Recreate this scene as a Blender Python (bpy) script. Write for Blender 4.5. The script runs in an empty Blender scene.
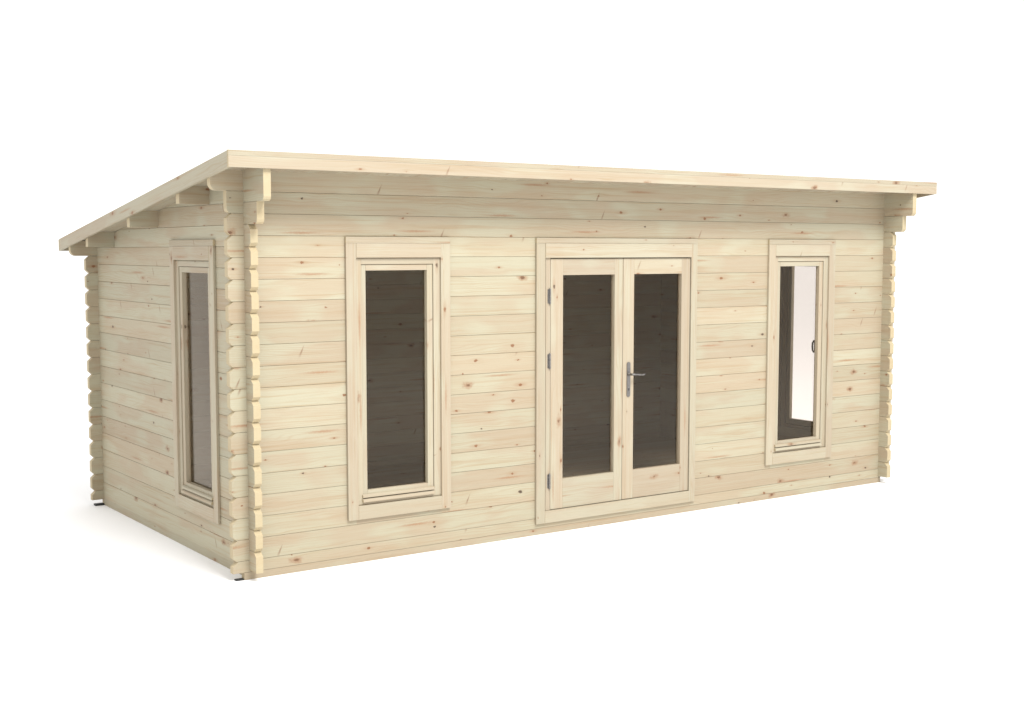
import bpy, bmesh, math, random
from mathutils import Vector, Matrix
random.seed(11)
S = bpy.context.scene
COL = S.collection

# ------------------------------------------------------------------ camera
cd = bpy.data.cameras.new('camera')
cam = bpy.data.objects.new('camera', cd); COL.objects.link(cam)
cam.location = (-3.2075, -7.4835, 2.0481)
cam.rotation_euler = (math.radians(90 - 4.9354), math.radians(0.0), math.radians(-34.8446))
cd.sensor_fit = 'HORIZONTAL'; cd.sensor_width = 36.0
cd.lens = 1295.77 * 36.0 / 1024.0
cd.clip_start = 0.05; cd.clip_end = 3000
S.camera = cam

# ------------------------------------------------------------------ light: a white studio
w = bpy.data.worlds.new('World'); S.world = w; w.use_nodes = True
bg = w.node_tree.nodes['Background']
bg.inputs['Color'].default_value = (1.0, 0.995, 0.99, 1); bg.inputs['Strength'].default_value = 1.30

def area(name, loc, target, size, size_y, power, colour=(1, 1, 1)):
    ld = bpy.data.lights.new(name, 'AREA'); ld.shape = 'RECTANGLE'
    ld.size = size; ld.size_y = size_y; ld.energy = power; ld.color = colour
    o = bpy.data.objects.new(name, ld); COL.objects.link(o); o.location = loc
    d = Vector(target) - Vector(loc)
    o.rotation_euler = d.to_track_quat('-Z', 'Y').to_euler()
    return o
area('softbox', (2.0, -9.6, 12.8), (2.6, 0.6, 0.8), 6.5, 4.6, 2850, (1.0, 0.995, 0.985))

S.view_settings.view_transform = 'Standard'; S.view_settings.look = 'None'
S.view_settings.exposure = 0.0; S.view_settings.gamma = 1.0
S.render.engine = 'CYCLES'
S.cycles.max_bounces = 14; S.cycles.diffuse_bounces = 10; S.cycles.transparent_max_bounces = 16

# ------------------------------------------------------------------ materials
class NT:
    def __init__(s, name):
        s.m = bpy.data.materials.new(name); s.m.use_nodes = True
        s.t = s.m.node_tree; s.t.nodes.clear()
    def n(s, kind, **kw):
        nd = s.t.nodes.new(kind)
        for k, v in kw.items():
            if k[0] == '_': setattr(nd, k[1:], v)
        return nd
    def l(s, a, b): s.t.links.new(a, b)
    def put(s, sock, v):
        if hasattr(v, 'links'): s.l(v, sock)
        else: sock.default_value = v
    def math(s, op, a, b=0.0, c=None, clamp=False):
        nd = s.n('ShaderNodeMath', _operation=op, _use_clamp=clamp)
        s.put(nd.inputs[0], a); s.put(nd.inputs[1], b)
        if c is not None: s.put(nd.inputs[2], c)
        return nd.outputs[0]
    def vmath(s, op, a, b):
        nd = s.n('ShaderNodeVectorMath', _operation=op)
        s.put(nd.inputs[0], a); s.put(nd.inputs[1], b)
        return nd.outputs['Value'] if op == 'LENGTH' else nd.outputs['Vector']
    def mix(s, f, a, b, blend='MIX'):
        nd = s.n('ShaderNodeMix', _data_type='RGBA', _blend_type=blend)
        s.put(nd.inputs[0], f); s.put(nd.inputs[6], a); s.put(nd.inputs[7], b)
        return nd.outputs[2]
    def ramp(s, f, lo, hi, a=0.0, b=1.0, smooth=True):
        nd = s.n('ShaderNodeMapRange', _interpolation_type='SMOOTHSTEP' if smooth else 'LINEAR')
        s.put(nd.inputs['Value'], f); s.put(nd.inputs['From Min'], lo); s.put(nd.inputs['From Max'], hi)
        s.put(nd.inputs['To Min'], a); s.put(nd.inputs['To Max'], b)
        return nd.outputs['Result']
    def noise(s, vec, scale=1.0, detail=2.0, rough=0.5, dist=0.0):
        nd = s.n('ShaderNodeTexNoise'); s.put(nd.inputs['Vector'], vec)
        nd.inputs['Scale'].default_value = scale; nd.inputs['Detail'].default_value = detail
        nd.inputs['Roughness'].default_value = rough; nd.inputs['Distortion'].default_value = dist
        return nd

def pine(name, c_yellow, c_pink, c_pale, knots=1.0):
    T = NT(name)
    g = T.n('ShaderNodeAttribute', _attribute_name='grain').outputs['Vector']
    r = T.n('ShaderNodeAttribute', _attribute_name='rnd').outputs['Fac']
    sp = T.n('ShaderNodeSeparateXYZ'); T.l(g, sp.inputs[0]); U, V, W = sp.outputs
    # knots: one candidate per cell, placed in real metres
    def knot_field(cu, cv, seed):
        cb = T.n('ShaderNodeCombineXYZ')
        T.l(T.math('MULTIPLY_ADD', U, 1 / cu, seed), cb.inputs[0]); T.l(T.math('MULTIPLY_ADD', V, 1 / cv, seed * 2.3), cb.inputs[1])
        vo = T.n('ShaderNodeTexVoronoi', _voronoi_dimensions='2D'); vo.inputs['Scale'].default_value = 1.0
        vo.inputs['Randomness'].default_value = 0.85
        T.l(cb.outputs[0], vo.inputs['Vector'])
        d = T.vmath('SUBTRACT', cb.outputs[0], vo.outputs['Position'])
        cs = T.n('ShaderNodeSeparateColor'); T.l(vo.outputs['Color'], cs.inputs[0])
        ds = T.n('ShaderNodeSeparateXYZ'); T.l(d, ds.inputs[0])
        return T.math('MULTIPLY', ds.outputs[0], cu), T.math('MULTIPLY', ds.outputs[1], cv), cs.outputs
    def ell(du, dv, su, sv):
        a = T.math('MULTIPLY', du, su); b = T.math('MULTIPLY', dv, sv)
        return T.math('SQRT', T.math('ADD', T.math('MULTIPLY', a, a), T.math('MULTIPLY', b, b)))
    wob = T.math('MULTIPLY', T.math('SUBTRACT', T.noise(g, 75.0, 3, 0.65).outputs['Fac'], 0.5), 0.018)
    du, dv, rc = knot_field(0.42, 0.125, 3.1)
    d1 = T.math('ADD', ell(du, dv, 0.62, 1.0), wob)
    rad = T.math('MULTIPLY_ADD', T.math('POWER', T.ramp(rc[0], 0.48, 1.0, 0.0, 1.0, False), 3.0), 0.0095, 0.0042)
    core = T.ramp(d1, T.math('MULTIPLY', rad, 0.5), T.math('ADD', rad, 0.001), 1.0, 0.0)
    core = T.math('MULTIPLY', core, T.math('GREATER_THAN', rc[0], 0.48))
    halo = T.ramp(ell(du, dv, 0.26, 1.0), 0.0, T.math('MULTIPLY', rad, 2.1), 1.0, 0.0)
    halo = T.math('MULTIPLY', halo, T.math('GREATER_THAN', rc[0], 0.48))
    # long resinous reddish streaks beside some knots
    su_, sv_, sc = knot_field(0.95, 0.16, 7.7)
    streak = T.ramp(ell(T.math('ADD', su_, 0.0), T.math('ADD', sv_, T.math('MULTIPLY', wob, 0.8)), 0.060, 1.0), 0.0, 0.012, 1.0, 0.0)
    streak = T.math('MULTIPLY', streak, T.math('GREATER_THAN', sc[1], 0.52))
    # rare large ragged knots
    bu, bv, bc = knot_field(0.85, 0.29, 13.3)
    wob2 = T.math('MULTIPLY', T.math('SUBTRACT', T.noise(g, 26.0, 3, 0.65).outputs['Fac'], 0.5), 0.050)
    db = T.math('ADD', ell(bu, bv, 0.50, 1.0), wob2)
    big_on = T.math('GREATER_THAN', bc[0], 0.60)
    big = T.math('MULTIPLY', T.ramp(db, 0.006, 0.030, 1.0, 0.0), big_on)
    bigcore = T.math('MULTIPLY', T.ramp(T.math('ADD', ell(bu, bv, 0.55, 1.0), T.math('MULTIPLY', wob2, 0.5)), 0.004, 0.011, 1.0, 0.0), big_on)
    # spike knots: short slanting darts ending in a dark point
    pu, pv, pc = knot_field(1.15, 0.21, 23.9)
    ru = T.math('MULTIPLY_ADD', pu, 0.42, T.math('MULTIPLY', pv, 0.91)); rv = T.math('MULTIPLY_ADD', pv, 0.42, T.math('MULTIPLY', pu, -0.91))
    dart = T.ramp(ell(ru, T.math('ADD', rv, T.math('MULTIPLY', wob, 0.35)), 0.20, T.ramp(ru, -0.03, 0.03, 0.75, 1.9, False)), 0.0, 0.0115, 1.0, 0.0)
    dart = T.math('MULTIPLY', dart, T.math('GREATER_THAN', pc[1], 0.66))
    # grain flows round the knots
    push = T.math('MULTIPLY', T.ramp(ell(du, dv, 0.35, 1.0), 0.0, 0.05, 1.0, 0.0), T.math('MULTIPLY', dv, 0.75))
    V2 = T.math('SUBTRACT', V, push)
    def vec(a, b, c):
        cb = T.n('ShaderNodeCombineXYZ')
        T.l(T.math('MULTIPLY', U, a), cb.inputs[0]); T.l(T.math('MULTIPLY', V2, b), cb.inputs[1]); T.l(T.math('MULTIPLY', W, c), cb.inputs[2])
        return cb.outputs[0]
    drift = T.noise(vec(1.1, 6.0, 6.0), 1.0, 2).outputs['Fac']
    ph = T.math('MULTIPLY_ADD', drift, 62.0, T.math('MULTIPLY', V2, 420.0))
    ring = T.math('MULTIPLY_ADD', T.math('SINE', ph), 0.5, 0.5)
    ring = T.math('POWER', ring, 3.0)
    ringamp = T.noise(vec(0.8, 9.0, 9.0), 1.0, 2).outputs['Fac']
    ring = T.math('MULTIPLY', ring, T.ramp(ringamp, 0.38, 0.68, 0.05, 1.0))
    fine = T.noise(vec(7.0, 420.0, 420.0), 1.0, 3, 0.6).outputs['Fac']
    band = T.noise(vec(0.9, 34.0, 34.0), 1.0, 4, 0.62).outputs['Fac']
    patch = T.noise(vec(1.6, 7.0, 7.0), 1.0, 2).outputs['Fac']
    # base
    c = T.mix(T.ramp(r, 0.25, 0.75), c_yellow, c_pink)
    c = T.mix(T.ramp(T.math('FRACT', T.math('MULTIPLY', r, 7.31)), 0.45, 0.8), c, c_pale)
    c = T.mix(T.ramp(patch, 0.46, 0.62, 0, 0.85), c, c_pink)
    c = T.mix(T.ramp(T.noise(vec(2.1, 5.0, 5.0), 1.0, 1).outputs['Fac'], 0.50, 0.66, 0, 0.85), c, c_pale)
    c = T.mix(T.ramp(band, 0.50, 0.76, 0, 0.62), c, tuple(x * y for x, y in zip(c_pink, (0.88, 0.76, 0.63, 1))))
    c = T.mix(T.ramp(band, 0.48, 0.28, 0, 0.5), c, c_pale)
    c = T.mix(T.math('MULTIPLY', ring, 0.27), c, tuple(x * y for x, y in zip(c_pink, (0.80, 0.66, 0.50, 1))))
    c = T.mix(T.ramp(fine, 0.25, 0.75, 0.0, 0.26, False), c, tuple(x * y for x, y in zip(c_yellow, (0.80, 0.76, 0.70, 1))))
    lines = T.noise(vec(1.3, 130.0, 130.0), 1.0, 2, 0.5).outputs['Fac']
    c = T.mix(T.ramp(lines, 0.58, 0.74, 0, 0.5), c, tuple(x * y for x, y in zip(c_yellow, (0.80, 0.66, 0.50, 1))))
    bright = T.ramp(T.math('FRACT', T.math('MULTIPLY', r, 3.17)), 0.0, 1.0, 0.93, 1.05, False)
    hs = T.n('ShaderNodeHueSaturation'); T.l(c, hs.inputs['Color']); T.l(bright, hs.inputs['Value']); c = hs.outputs[0]
    c = T.mix(T.math('MULTIPLY', streak, 0.72 * knots), c, (0.27, 0.140, 0.070, 1))
    c = T.mix(T.math('MULTIPLY', big, 0.66 * knots), c, (0.235, 0.115, 0.055, 1))
    c = T.mix(T.math('MULTIPLY', dart, 0.70 * knots), c, (0.17, 0.085, 0.045, 1))
    c = T.mix(T.math('MULTIPLY', T.math('MULTIPLY', halo, rc[2]), 0.60 * knots), c, (0.27, 0.150, 0.078, 1))
    kc = T.mix(T.math('GREATER_THAN', rc[1], 0.84), (0.19, 0.085, 0.038, 1), (0.055, 0.032, 0.020, 1))
    c = T.mix(T.math('MULTIPLY', core, 0.92 * knots), c, kc)
    c = T.mix(T.math('MULTIPLY', bigcore, 0.75 * knots), c, (0.10, 0.045, 0.022, 1))
    # sawn log ends: warmer end grain with curved growth rings
    en = T.n('ShaderNodeAttribute', _attribute_name='endgrain').outputs['Fac']
    rr = T.n('ShaderNodeVectorMath', _operation='LENGTH')
    cb2 = T.n('ShaderNodeCombineXYZ'); T.l(T.math('SUBTRACT', T.math('MODULO', V, 0.30), 0.02), cb2.inputs[0]); T.l(T.math('MODULO', W, 0.30), cb2.inputs[1])
    T.l(cb2.outputs[0], rr.inputs[0])
    er = T.math('MULTIPLY_ADD', T.math('SINE', T.math('MULTIPLY_ADD', T.noise(g, 18.0, 2).outputs['Fac'], 6.0, T.math('MULTIPLY', rr.outputs['Value'], 900.0))), 0.5, 0.5)
    ec = T.mix(T.math('MULTIPLY', er, 0.4), (0.455, 0.375, 0.232, 1), (0.36, 0.275, 0.150, 1))
    c = T.mix(T.math('MULTIPLY', en, 0.75), c, ec)
    p = T.n('ShaderNodeBsdfPrincipled'); T.l(c, p.inputs['Base Color'])
    T.put(p.inputs['Roughness'], T.ramp(fine, 0.2, 0.8, 0.52, 0.68, False)); p.inputs['Specular IOR Level'].default_value = 0.28
    b = T.n('ShaderNodeBump'); b.inputs['Strength'].default_value = 0.22; b.inputs['Distance'].default_value = 0.0012
    T.l(T.math('ADD', T.math('MULTIPLY', fine, 0.6), T.math('MULTIPLY', ring, 0.5)), b.inputs['Height']); T.l(b.outputs[0], p.inputs['Normal'])
    o = T.n('ShaderNodeOutputMaterial'); T.l(p.outputs[0], o.inputs[0])
    return T.m

K = 0.935
PINE = pine('pine_log', (0.392*K, 0.344*K, 0.243*K, 1), (0.394*K, 0.322*K, 0.227*K, 1), (0.414*K, 0.388*K, 0.284*K, 1))
TRIM = pine('planed_pine', (0.402*K, 0.352*K, 0.257*K, 1), (0.398*K, 0.332*K, 0.244*K, 1), (0.416*K, 0.382*K, 0.286*K, 1), 0.85)

def glass_mat():
    T = NT('window_glass')
    tr = T.n('ShaderNodeBsdfTransparent'); tr.inputs[0].default_value = (0.932, 0.912, 0.895, 1)
    gl = T.n('ShaderNodeBsdfGlossy'); gl.inputs['Roughness'].default_value = 0.01; gl.inputs['Color'].default_value = (0.95, 0.86, 0.74, 1)
    fr = T.n('ShaderNodeFresnel'); ge = T.n('ShaderNodeNewGeometry')
    T.l(T.math('MULTIPLY_ADD', ge.outputs['Backfacing'], 1 / 1.28 - 1.28, 1.28), fr.inputs['IOR'])      # same reflectance on both faces of the pane
    mx = T.n('ShaderNodeMixShader'); T.l(fr.outputs[0], mx.inputs[0]); T.l(tr.outputs[0], mx.inputs[1]); T.l(gl.outputs[0], mx.inputs[2])
    o = T.n('ShaderNodeOutputMaterial'); T.l(mx.outputs[0], o.inputs[0])
    return T.m
GLASS = glass_mat()

def simple(name, col, rough, metal=0.0, var=0.1, scale=40.0):
    T = NT(name)
    tc = T.n('ShaderNodeTexCoord')
    nz = T.noise(tc.outputs['Object'], scale, 3).outputs['Fac']
    c = T.mix(T.ramp(nz, 0.3, 0.7), tuple(x * (1 - var) for x in col[:3]) + (1,), tuple(min(1, x * (1 + var)) for x in col[:3]) + (1,))
    p = T.n('ShaderNodeBsdfPrincipled'); T.l(c, p.inputs['Base Color']); p.inputs['Metallic'].default_value = metal
    T.put(p.inputs['Roughness'], T.ramp(nz, 0.2, 0.8, rough * 0.85, min(1, rough * 1.15)))
    o = T.n('ShaderNodeOutputMaterial'); T.l(p.outputs[0], o.inputs[0])
    return T.m
METAL = simple('brushed_steel', (0.20, 0.19, 0.18), 0.38, 1.0, 0.12, 60)
HINGE = simple('galvanised_steel', (0.20, 0.19, 0.18), 0.5, 0.8, 0.2, 90)
DARKM = simple('dark_bronze', (0.055, 0.05, 0.045), 0.4, 0.5, 0.2)
FLAT_BLACK = simple('flat_black', (0.018, 0.018, 0.018), 0.7)  # plain black for the keyhole and the added contact-shadow slabs
WHITE = simple('white_ground', (0.90, 0.90, 0.905), 0.9, 0.0, 0.004, 0.3)

# ------------------------------------------------------------------ mesh building
class MB:
    """collects pieces of timber; every piece carries its own grain coordinates"""
    def __init__(s, flat=False): s.flat = flat; s.e = []; s.v = []; s.f = []; s.g = []; s.r = []
    def raw(s, verts, faces, axis=0, slope=0.0, rnd=None):
        flat = s.flat
        rnd = random.random() if rnd is None else rnd
        ou, ov, ow = random.uniform(0, 50), random.uniform(0, 50), random.uniform(0, 9)
        def g(p):
            x, y, z = p
            if axis == 0: return (x + ou, (y if flat else z) + ov, (z if flat else y) + ow)
            if axis == 1: return (y + ou, (x if flat else z + slope * y) + ov, (z if flat else x) + ow)
            return (z + ou, x + y + ov, x - y + ow)
        b = len(s.v); s.v += [tuple(p) for p in verts]
        for f in faces:
            s.f.append([b + i for i in f]); s.g.append([g(verts[i]) for i in f]); s.r.append(rnd)
            nv = Vector((0, 0, 0)); P = [Vector(verts[i]) for i in f]
            for k in range(1, len(P) - 1): nv += (P[k] - P[0]).cross(P[k + 1] - P[0])
            nv.normalize(); s.e.append(1.0 if abs(nv[axis]) > 0.6 else 0.0)
    def bm(s, bm, axis=0, slope=0.0, rnd=None):
        bm.verts.index_update()
        s.raw([tuple(v.co) for v in bm.verts], [[v.index for v in f.verts] for f in bm.faces], axis, slope, rnd); bm.free()
    def box(s, x0, x1, y0, y1, z0, z1, axis=0, bev=0.0018, rnd=None):
        bm = bmesh.new(); bmesh.ops.create_cube(bm, size=1.0)
        for v in bm.verts:
            v.co = ((x0 + x1) / 2 + v.co.x * (x1 - x0), (y0 + y1) / 2 + v.co.y * (y1 - y0), (z0 + z1) / 2 + v.co.z * (z1 - z0))
        if bev: bmesh.ops.bevel(bm, geom=bm.edges[:], offset=bev, segments=2, affect='EDGES', profile=0.6)
        s.bm(bm, axis, 0, rnd)
    def prism(s, prof, axis, a0, a1, grain=0, slope=0.0, bev=0.0, rnd=None):
        """closed profile [(p, z)] extruded along x (axis 0, p is y) or y (axis 1, p is x)"""
        P = (lambda a, q: (a, q[0], q[1])) if axis == 0 else (lambda a, q: (q[0], a, q[1]))
        bm = bmesh.new()
        A = [bm.verts.new(P(a0, q)) for q in prof]; B = [bm.verts.new(P(a1, q)) for q in prof]
        n = len(prof)
        bm.faces.new(A); bm.faces.new(B[::-1])
        for i in range(n): bm.faces.new((A[i], B[i], B[(i + 1) % n], A[(i + 1) % n])[::-1])
        bmesh.ops.recalc_face_normals(bm, faces=bm.faces[:])
        if bev: bmesh.ops.bevel(bm, geom=bm.edges[:], offset=bev, segments=2, affect='EDGES', profile=0.6)
        s.bm(bm, grain, slope, rnd)
    def build(s, name, mat, parent=None, smooth=False):
        me = bpy.data.meshes.new(name); me.from_pydata(s.v, [], s.f)
        a = me.attributes.new('grain', 'FLOAT_VECTOR', 'CORNER')
        flat = [c for f in s.g for q in f for c in q]; a.data.foreach_set('vector', flat)
        b = me.attributes.new('rnd', 'FLOAT', 'FACE'); b.data.foreach_set('value', s.r)
        b = me.attributes.new('endgrain', 'FLOAT', 'FACE'); b.data.foreach_set('value', s.e)
        me.materials.append(mat)
        if smooth:
            for p in me.polygons: p.use_smooth = True
        me.validate(); me.update()
        o = bpy.data.objects.new(name, me); COL.objects.link(o)
        if parent: o.parent = parent
        return o

def tag(o, label=None, cat=None, group=None, kind=None):
    if label: o['label'] = label
    if cat: o['category'] = cat
    if group: o['group'] = group
    if kind: o['kind'] = kind
    return o

# ------------------------------------------------------------------ cabin dimensions (metres)
H = 0.135            # log course
Z0 = 0.1125          # lowest seam of the front wall
TH = 0.048           # log thickness
XW = 6.008; YD = 2.956
ARM = 0.100
GZ = -0.009           # ground level
ARMX = 0.108
SL = 0.1394
FY, BY = -0.325, 3.175
RXL, RXR = -0.226, 6.246
def rtop(y): return 2.629 - 0.1415 * (y - FY)
def under(y): return 2.578 - SL * (y - FY)     # underside of the roof boards

cabin = bpy.data.objects.new('log_cabin', None); COL.objects.link(cabin)
tag(cabin, 'pale untreated pine log cabin with single-slope roof, glazed double doors and tall narrow windows', 'log cabin')

E_ = 0.0022          # seam chamfer height
ED = 0.0044          # seam depth
CT, CB = 0.031, 0.024   # tooth chamfers, top and bottom
def log(mb, axis, a0, a1, p0, p1, z0, z1, e0=None, e1=None, seam0=True, seam1=True, grain=None, rnd=None):
    """horizontal log along x (axis 0) or y (axis 1); e0/e1: 'tooth', 'round' or None for each end"""
    L = z1 - z0
    lv = {0.0, L}
    if seam0: lv.add(E_)
    if seam1: lv.add(L - E_)
    ct = min(CT, L * 0.45); cb = min(CB, L * 0.4)
    if 'tooth' in (e0, e1): lv |= {cb, L - ct}
    R = min(0.045 if z0 > fs[16] + .01 or z1 < 2.2 else 0.030, L * 0.6)
    if 'round' in (e0, e1): lv |= {R * (1 - math.cos(t * math.pi / 12)) for t in range(1, 7)}
    lv = sorted(lv)
    def ret(e, q):
        if e == 'tooth':
            if q < cb and z0 > 0.05: return 0.024 * (1 - q / cb)
            if q > L - ct: return 0.034 * (q - (L - ct)) / ct
        if e == 'round' and q < R: return R - math.sqrt(max(0, R * R - (R - q) ** 2))
        if e == 'square' and q <= 0.001: return 0.004
        return 0
    V = []
    for q in lv:
        ins = ED if ((q == 0 and seam0) or (q == L and seam1)) else 0
        b0 = a0 + ret(e0, q); b1 = a1 - ret(e1, q); z = z0 + q
        if b1 - b0 < 0.004: b1 = b0 + 0.004
        for (a, p) in ((b0, p0 + ins), (b1, p0 + ins), (b1, p1 - ins), (b0, p1 - ins)):
            V.append((a, p, z) if axis == 0 else (p, a, z))
    F = [(3, 2, 1, 0)]
    n = len(lv)
    for i in range(n - 1):
        for k in range(4):
            F.append((4 * i + k, 4 * i + (k + 1) % 4, 4 * i + 4 + (k + 1) % 4, 4 * i + 4 + k))
    F.append(tuple(4 * (n - 1) + k for k in range(4)))
    if axis == 1: F = [f[::-1] for f in F]
    mb.raw(V, F, axis, 0.0, rnd)

def wall(mb, axis, p0, p1, seams, ends, openings, a_lo, a_hi, top=None):
    """courses between consecutive seams; openings are (a0, a1, z0, z1); ends(i) gives (arm_lo, arm_hi, kind)"""
    for i in range(len(seams) - 1):
        z0, z1 = seams[i], seams[i + 1]
        full = sorted(o for o in openings if o[2] < z1 - 0.006 and o[3] > z0 + 0.006)
        lo, hi, kind = ends(i)
        if full:
            log(mb, axis, a_lo - lo, full[0][0], p0, p1, z0, z1, kind, None)
            for k in range(len(full) - 1): log(mb, axis, full[k][1], full[k + 1][0], p0, p1, z0, z1)
            log(mb, axis, full[-1][1], a_hi + hi, p0, p1, z0, z1, None, kind)
            for o in full:
                if o[2] > z0 + 0.006: log(mb, axis, o[0], o[1], p0, p1, z0, o[2], None, None, True, False)
                if o[3] < z1 - 0.006: log(mb, axis, o[0], o[1], p0, p1, o[3], z1, None, None, False, True)
        else:
            log(mb, axis, a_lo - lo, a_hi + hi, p0, p1, z0, z1, kind, kind)

WIN_Z = (0.375, 1.995)
WHW = 0.325
WC = (1.075, 4.921)          # front window centres
SWC = 0.838                  # side window centre
DX0, DX1 = 2.285, 3.693
front_open = [(c - .319, c + .338, WIN_Z[0], WIN_Z[1]) for c in WC] + [(2.289, 3.722, 0.100, 1.995)]
side_open = [(SWC - .319, SWC + .338, WIN_Z[0] - .018, WIN_Z[1] - .018)]

fs = [Z0 + k * H for k in range(0, 18)]                     # front seams, k = 0..17
ss = [Z0 + (k + 0.5) * H for k in range(0, 17)]             # side seams


# front wall
mb = MB()
wall(mb, 0, 0, TH, [0.038] + fs[:17], lambda i: (ARMX, ARMX, 'tooth'), front_open, 0, XW)
log(mb, 0, -ARMX, XW + ARMX, 0, TH, fs[16], fs[17], 'round', 'round')
ext = 0.210
zt = under(0) + 0.003
log(mb, 0, -ext, XW + ext, 0, TH, fs[17], zt, 'round', 'round', True, False)
front_wall = mb.build('front_wall', PINE, cabin)

# back wall
mb = MB()
bt = under(YD) + 0.001
wall(mb, 0, YD - TH, YD, [0.038] + fs[:15], lambda i: (0.092, 0.092, 'tooth'), [], 0, XW)
log(mb, 0, -ext, XW + ext, YD - TH, YD, fs[14], bt, 'round', 'round', True, False)
back_wall = mb.build('back_wall', PINE, cabin)

# side walls: a log whose top is cut to the roof slope where it meets it
def side(x0, x1):
    mb = MB()
    seams = [0.047] + ss
    def ends(i): return (ARM, ARM, 'tooth')
    low = [z for z in seams if z <= 2.0026 + 0.07]
    nlow = len(low)
    wall(mb, 1, x0, x1, low, ends, side_open, 0, YD)
    rest = seams[nlow - 1:]
    for i, z0 in enumerate(rest):
        z1 = rest[i + 1] if i + 1 < len(rest) else 9
        # distance at which the roof cuts this course
        lo = ARM
        if z0 > 2.33: lo = 0.302
        elif z0 > 2.20: lo = 0.200
        yb = FY + (2.620 - 0.042 - z0) / SL          # where the underside reaches z0
        yt = FY + (2.620 - 0.042 - z1) / SL
        yb = min(yb, YD + ARM)
        prof = [(-lo, z0 + 0.0)]
        if lo > ARM:
            prof = [(-lo, z0 + 0.026), (-lo + 0.006, z0 + 0.011), (-lo + 0.018, z0)]
        else:
            prof = [(-lo, z0 + CB), (-lo + 0.024, z0)]
        prof.append((yb, z0 - 0.0))
        if yt > -lo and z1 < 5:
            prof += [(yt, z1)]
            if lo == ARM: prof += [(-lo + 0.034, z1), (-lo, z1 - CT)]
            else: prof += [(-lo, z1)]
        else:
            prof += [(-lo, under(-lo))]
        # build with seam chamfer: main body inset rings
        def ring(x, pr): return [(x, y, z) for y, z in pr]
        def inset(pr):
            out = []
            for (y, z) in pr:
                if abs(z - z0) < 1e-6: out.append((y, z + 0))
                else: out.append((y, z))
            return out
        n = len(prof)
        def clampz(pr): return [(y, (z0 + E_) if z < z0 + E_ else ((z1 - E_) if z > z1 - E_ else z)) for y, z in pr]
        rings = [ring(x0, clampz(prof)), ring(x0 + ED, prof), ring(x1 - ED, prof), ring(x1, clampz(prof))]
        V = [p for r_ in rings for p in r_]; F = []
        F.append(tuple(range(n))[::-1]); F.append(tuple(3 * n + k for k in range(n)))
        for r_ in range(3):
            for k in range(n):
                a = r_ * n + k; b = r_ * n + (k + 1) % n
                F.append((a, b, b + n, a + n))
        bm = bmesh.new(); vs = [bm.verts.new(p) for p in V]
        for f in F: bm.faces.new([vs[k] for k in f])
        bmesh.ops.recalc_face_normals(bm, faces=bm.faces[:])
        mb.bm(bm, 1)
    return mb.build('side_wall', PINE, cabin)
side(0, TH); side(XW - TH, XW)

# base frame lying on the ground, and the inside floor
mb = MB()
mb.box(-0.034, 5.997, 0.0015, 0.046, GZ, 0.0375, 0); mb.box(0.0015, 5.984, YD - 0.046, YD - 0.0015, GZ, 0.056, 0)
mb.box(0.0015, 0.046, 0.0465, YD - 0.047, GZ, 0.056, 1); mb.box(5.9395, 5.984, 0.0465, YD - 0.047, GZ, 0.056, 1)
base = mb.build('base_frame', PINE, cabin)
for xa, xb, ya, yb, h_ in ((-0.088, -0.0345, 0.004, 0.040, 0.009), (-0.072, -0.001, YD - 0.058, YD - 0.006, 0.014)):  # thin black slabs added as contact shadow under the left log ends
    pb = MB(); pb.box(xa, xb, ya, yb, GZ, GZ + h_, 0, 0.003); pb.build('contact_shade', FLAT_BLACK, base)
mb = MB(True)
y = TH + 0.003
while y < YD - TH - 0.01:
    y1 = min(y + 0.094, YD - TH - 0.003)
    mb.box(TH + .002, XW - TH - .002, y, y1 - 0.0015, 0.045, 0.066, 0, 0.0015); y = y1
mb.build('floor', TRIM, cabin)

# ------------------------------------------------------------------ roof
mb = MB(True)
x = RXL + 0.021
while x < RXR - 0.022:                                       # boards run down the slope
    x1 = min(x + 0.118, RXR - 0.0215)
    y0, y1 = FY + 0.021, BY - 0.021
    mb.prism([(y0, under(y0)), (y1, under(y1)), (y1, rtop(y1) - 0.022), (y0, rtop(y0) - 0.022)], 0, x, x1 - 0.002, grain=1, slope=SL)
    x = x1
roof = mb.build('roof', TRIM, cabin)
mb = MB()
mb.prism([(FY + .010, rtop(FY + .010) - 0.0215), (BY - .010, rtop(BY - .010) - 0.0215), (BY - .010, rtop(BY - .010) - 0.016), (FY + .010, rtop(FY + .010) - 0.016)], 0, RXL + .010, RXR - .010)
FELT = simple('grey_roof_felt', (0.16, 0.165, 0.16), 0.9, 0, 0.35, 300)
mb.build('roof_felt', FELT, roof)
def facing(y0, y1, zt0, zt1, h):
    mb = MB()
    mb.prism([(y0, zt0), (y1, zt1), (y1, zt1 - h), (y0, zt0 - h)], 0, RXL, RXR, grain=0, bev=0.002)
    return mb.build('fascia_board', TRIM, roof)
facing(FY, FY + 0.0205, rtop(FY) - 0.0320, rtop(FY) - 0.0320, 0.068)
mb = MB(); z_ = rtop(FY)
mb.prism([(FY - .0003, z_), (FY + .0205, z_), (FY + .0205, z_ - .0317), (FY - .0003, z_ - .0317)], 0, RXL - .0003, RXR + .0003, grain=0, bev=0.0009)
mb.build('top_batten', TRIM, roof)
facing(BY - 0.0205, BY, rtop(BY), rtop(BY), 0.092)
for xa in (RXL, RXR - 0.0205):
    mb = MB()
    y0, y1 = FY + 0.0207, BY - 0.0207
    mb.prism([(y0, rtop(y0)), (y1, rtop(y1)), (y1, rtop(y1) - 0.092), (y0, rtop(y0) - 0.099)], 0, xa, xa + 0.0205, grain=1, slope=SL, bev=0.002)
    mb.build('rake_board', TRIM, roof)
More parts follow.
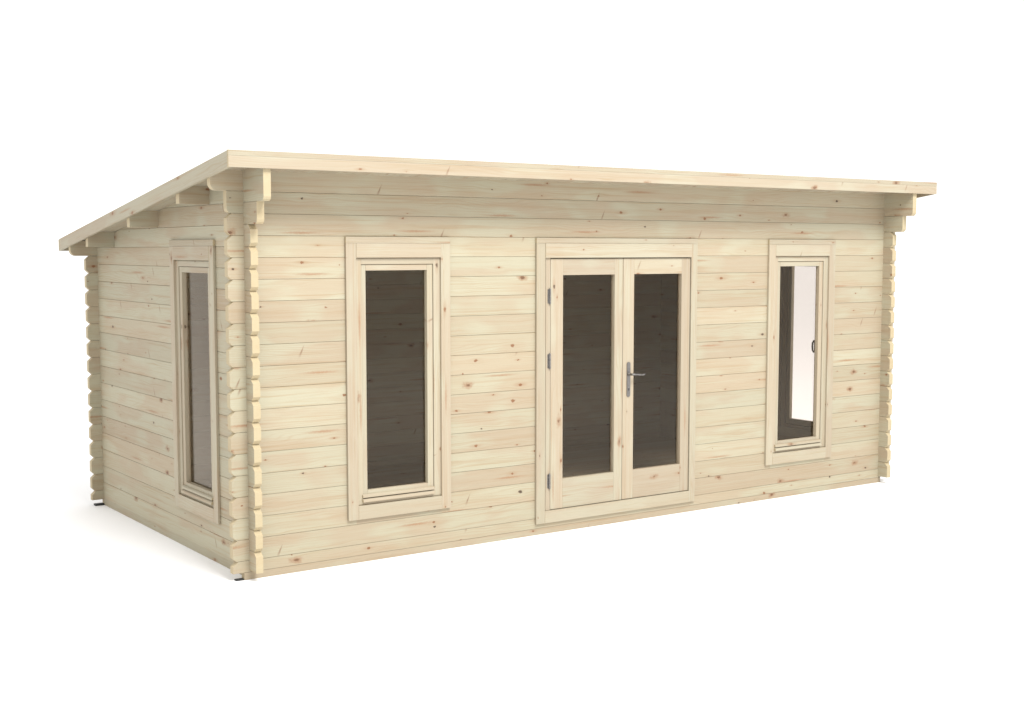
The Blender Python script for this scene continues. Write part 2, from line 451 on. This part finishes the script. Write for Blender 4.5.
# purlins
for yf, zb in ((0.540, ss[16]), (1.503, ss[15]), (2.472, ss[14])):
    mb = MB()
    y1 = yf + 0.058
    R = 0.012
    prof = [(yf, zb + 0.002), (y1, zb + 0.002), (y1, under(y1) + .002), (yf, under(yf) + .002)]
    mb.prism(prof, 0, -0.203, XW + 0.203, grain=0, bev=0.003)
    mb.build('purlin', PINE, cabin)

# ------------------------------------------------------------------ windows
def xf(o, M):
    o.data.transform(M); o.data.update()
def lathe(mb, pts, axis_o, seg=20, ax='y'):
    V = []; F = []
    for (r_, a) in pts:
        for k in range(seg):
            t = 2 * math.pi * k / seg
            c_, s_ = r_ * math.cos(t), r_ * math.sin(t)
            V.append((axis_o[0] + c_, axis_o[1] + a, axis_o[2] + s_) if ax == 'y' else ((axis_o[0] + a, axis_o[1] + c_, axis_o[2] + s_) if ax == 'x' else (axis_o[0] + c_, axis_o[1] + s_, axis_o[2] + a)))
    n = len(pts)
    for i in range(n - 1):
        for k in range(seg):
            F.append((i * seg + k, i * seg + (k + 1) % seg, (i + 1) * seg + (k + 1) % seg, (i + 1) * seg + k))
    F.append(tuple(range(seg))); F.append(tuple((n - 1) * seg + k for k in range(seg))[::-1])
    bm = bmesh.new(); vs = [bm.verts.new(p) for p in V]
    for f in F: bm.faces.new([vs[k] for k in f])
    bmesh.ops.recalc_face_normals(bm, faces=bm.faces[:]); mb.bm(bm)
def tube(mb, path, rad, seg=12):
    bm = bmesh.new(); rings = []
    P = [Vector(p) for p in path]
    for i, p in enumerate(P):
        d = (P[min(i + 1, len(P) - 1)] - P[max(i - 1, 0)]).normalized()
        a = d.orthogonal().normalized() if i == 0 else (prev - prev.dot(d) * d).normalized()
        prev = a; b = d.cross(a)
        rr = rad[i] if isinstance(rad, (list, tuple)) else rad
        rings.append([bm.verts.new(p + (a * math.cos(2 * math.pi * k / seg) + b * math.sin(2 * math.pi * k / seg)) * rr) for k in range(seg)])
    for i in range(len(P) - 1):
        for k in range(seg):
            bm.faces.new((rings[i][k], rings[i][(k + 1) % seg], rings[i + 1][(k + 1) % seg], rings[i + 1][k]))
    bm.faces.new(rings[0][::-1]); bm.faces.new(rings[-1]); bmesh.ops.recalc_face_normals(bm, faces=bm.faces[:])
    mb.bm(bm)

GH = 0.233; GZ0, GZ1 = 0.468, 1.915
def window(M, label=None, catch=None, flip=False):
    """modelled on the front plane round x = 0, then moved by M"""
    made = []
    # casing: flat boards on the outside (all window parts share this one mesh's parent)
    mb = MB()
    oL, oR = -0.386, 0.405; iL, iR = -0.311, 0.331
    T0 = -0.019
    mb.box(oL, oR, T0, -0.0005, 2.093, 2.134, 0, 0.0022)                 # cap strip
    mb.box(oL, iL, T0, -0.0005, 0.281, 2.0925, 2, 0.0022)
    mb.box(iR, oR, T0, -0.0005, 0.281, 2.0925, 2, 0.0022)
    mb.box(iL + .0003, iR - .0003, T0 - 0.0015, -0.0005, 2.000, 2.0925, 0, 0.0022)
    mb.box(iL + .0003, iR - .0003, T0 - 0.0010, -0.0005, 0.281, 0.372, 0, 0.0022)
    # inside architrave
    for b in ((oL, oR, 1.985, 2.075, 0), (oL, oR, 0.300, 0.385, 0)): mb.box(b[0], b[1], TH + .0005, TH + .018, b[2], b[3], 0)
    mb.box(oL, iL, TH + .0005, TH + .018, 0.3855, 1.9845, 2); mb.box(iR, oR, TH + .0005, TH + .018, 0.3855, 1.9845, 2)
    casing = mb.build('window', TRIM, cabin); made.append(casing)
    # fixed frame
    mb = MB(); f0 = -0.003; f1 = TH + 0.004
    mb.box(-0.3175, -0.269, f0, f1, 0.3765, 1.9935, 2); mb.box(0.279, 0.3355, f0, f1, 0.3765, 1.9935, 2)
    mb.box(-0.2688, 0.2788, f0, f1, 1.956, 1.9935, 0); mb.box(-0.2688, 0.2788, f0, f1, 0.3765, 0.415, 0)
    made.append(mb.build('window_frame', TRIM, casing))
    # sash, a few millimetres back, and a rebate round the glass
    mb = MB(); s0 = 0.003; s1 = 0.041
    gz0, gz1 = GZ0, GZ1
    a, b = -0.2665, 0.2765; GR = GH - .001
    mb.box(a, -GH, s0, s1, 0.4175, 1.9535, 2, 0.003); mb.box(GR, b, s0, s1, 0.4175, 1.9535, 2, 0.003)
    mb.box(-GH + .0002, GR - .0002, s0, s1, gz1, 1.9535, 0, 0.003); mb.box(-GH + .0002, GR - .0002, s0, s1, 0.4175, gz0, 0, 0.003)
    made.append(mb.build('sash', TRIM, casing))
    mb = MB()
    mb.box(-GH - .004, GR + .004, 0.0310, 0.0350, gz0 - .004, gz1 + .004, 0, 0)
    made.append(mb.build('pane', GLASS, casing))
    # two drip mouldings under the sash
    for zb, zt_, yo in ((0.4215, 0.444, -0.017), (0.392, 0.4150, -0.021)):
        mb = MB()
        mb.prism([(yo, zb), (0.0085, zb), (0.0085, zt_), (yo + .012, zt_), (yo, zt_ - .007)], 0, -0.276, 0.272, grain=0, bev=0.002)
        made.append(mb.build('drip_moulding', TRIM, casing))
    # catch on the inside of one stile
    if catch:
        mb = MB(); hx = catch; y0 = s1
        mb.box(hx - .010, hx + .012, y0 + .0005, y0 + .007, 1.19, 1.29, 2, 0.003)
        tube(mb, [(hx, y0 + .005, 1.283), (hx - .003, y0 + .016, 1.281), (hx - .006, y0 + .024, 1.262), (hx - .007, y0 + .026, 1.235), (hx - .006, y0 + .024, 1.200), (hx - .003, y0 + .012, 1.182)], [.006, .0065, .0075, .0075, .007, .006])
        made.append(mb.build('handle', DARKM, casing, True))
    for o in made: xf(o, M)
    if flip:
        for o in made: o.data.flip_normals()
    if label: casing['label'] = label
    return casing

window(Matrix.Translation((WC[0], 0, 0)), catch=-0.248)
window(Matrix.Translation((WC[1], 0, 0)), catch=0.243)
# side windows: outside faces -x (left wall, mirrored) and +x (right wall)
Ml = Matrix(((0, 1, 0, 0), (1, 0, 0, SWC), (0, 0, 1, -0.018), (0, 0, 0, 1)))
window(Ml, 'tall window in the short end wall, its glass reflecting pale grey', flip=True)
Mr = Matrix(((0, -1, 0, XW), (1, 0, 0, SWC), (0, 0, 1, -0.018), (0, 0, 0, 1)))
window(Mr)

# ------------------------------------------------------------------ double door
mb = MB(); T0 = -0.021
T0 = -0.019
mb.box(2.203, 3.746, T0, -.0005, 2.097, 2.135, 0, 0.0022)
mb.box(2.203, 2.281, T0, -.0005, 0.073, 2.0965, 2, 0.0022)
mb.box(3.6840, 3.746, T0, -.0005, 0.073, 2.0965, 2, 0.0022)
mb.box(2.2813, 3.6837, T0 - .005, -.0005, 1.993, 2.0965, 0, 0.0022)
mb.box(2.2813, 3.6837, T0 - .001, -.0005, 0.073, 0.162, 0, 0.0022)
mb.box(2.290, 2.3305, -0.010, TH + .004, 0.163, 1.9925, 2)                # jambs, head, threshold
mb.box(3.6815, 3.7205, 0.0005, TH + .004, 0.163, 1.9925, 2)
mb.box(2.3307, 3.6813, 0.0360, TH + .004, 1.955, 1.9925, 0)
mb.box(2.3307, 3.6813, 0.0360, TH + .012, 0.105, 0.180, 0)
mb.box(2.3307, 3.6813, 0.0000, 0.0350, 0.105, 0.1635, 0)
mb.box(2.22, 3.78, TH + .0045, TH + .022, 1.985, 2.075, 0)
mb.box(2.22, 2.30, TH + .0045, TH + .022, .07, 1.9845, 2); mb.box(3.70, 3.78, TH + .0045, TH + .022, .07, 1.9845, 2)
door_frame = mb.build('door_frame', TRIM, cabin)

def leaf(x0, x1, g0, g1, handle):
    y0, y1 = -0.010, 0.034
    z0, z1 = 0.1675, 1.986; a, b = 0.383, 1.868
    mb = MB()
    mb.box(x0, g0, y0, y1, z0, z1, 2, 0.0022); mb.box(g1, x1, y0, y1, z0, z1, 2, 0.0022)
    mb.box(g0 + .0002, g1 - .0002, y0 + .0004, y1, b, z1, 0, 0.0016); mb.box(g0 + .0002, g1 - .0002, y0 + .0004, y1, z0, a, 0, 0.0016)
    d = mb.build('door', TRIM, cabin)
    mb = MB(); mb.box(g0 - .004, g1 + .004, 0.015, 0.019, a - .004, b + .004, 0, 0); mb.build('pane', GLASS, d)
    return d
dl = leaf(2.3335, 3.0045, 2.445, 2.926, False)
dr = leaf(3.0085, 3.6790, 3.114, 3.592, True)
# meeting bead on the left leaf's edge
# hinges on the left jamb (and their mirror on the right leaf, in the gap)
for zc in (1.718, 1.252, 0.377):
    mb = MB()
    lathe(mb, [(0.004, -.058), (.0065, -.055), (.0075, -.053), (.0075, -.002), (.0062, -.001), (.0062, .001), (.0075, .002), (.0075, .053), (.0065, .055), (.004, .058)], (2.3225, -.0170, zc), 16, 'z')
    mb.box(2.305, 2.320, -.0125, -.0102, zc - .05, zc + .05, 2, 0.001)
    mb.build('hinge', HINGE, dl)
# lever handle with long back plate
mb = MB()
bm = bmesh.new()
pts = []
zc0, zc1, rr, xc = 0.962, 1.193, 0.0165, 3.0625
for k in range(13): t = math.pi * k / 12; pts.append((xc + rr * math.cos(t), zc1 + rr * math.sin(t)))
for k in range(13): t = math.pi + math.pi * k / 12; pts.append((xc + rr * math.cos(t), zc0 + rr * math.sin(t)))
mb.prism([(y, z) for y, z in pts], 1, -0.0165, -0.0102, grain=2, bev=0.0012)
lathe(mb, [(.013, 0), (.013, -.012), (.0095, -.016), (.0085, -.045)], (xc, -.0160, 1.118), 20, 'y')
tube(mb, [(xc - .004, -.058, 1.119), (xc + .012, -.062, 1.119), (xc + .045, -.064, 1.117), (xc + .085, -.063, 1.112), (xc + .118, -.058, 1.113), (xc + .130, -.050, 1.116)], [.0075, .0088, .0080, .0072, .0072, .005], 14)
lathe(mb, [(.008, 0), (.008, -.003), (.0065, -.004)], (xc, -.0160, 1.010), 16, 'y')
mb.build('handle', METAL, dr, False)
for xx in (xc,):
    mb = MB()
    mb.box(xx - .0022, xx + .0022, -.0212, -.0198, .992, 1.012, 2, 0)
    mb.build('keyhole', FLAT_BLACK, dr)

# ------------------------------------------------------------------ ground
mb = MB()
Rg = 900.0
seg = 96
V = [(3 + Rg * math.cos(2 * math.pi * k / seg), 1 + Rg * math.sin(2 * math.pi * k / seg), GZ) for k in range(seg)]
mb.raw(V, [tuple(range(seg))])
gr = mb.build('ground', WHITE)
tag(gr, 'plain seamless white floor under the cabin', 'ground', kind='structure')
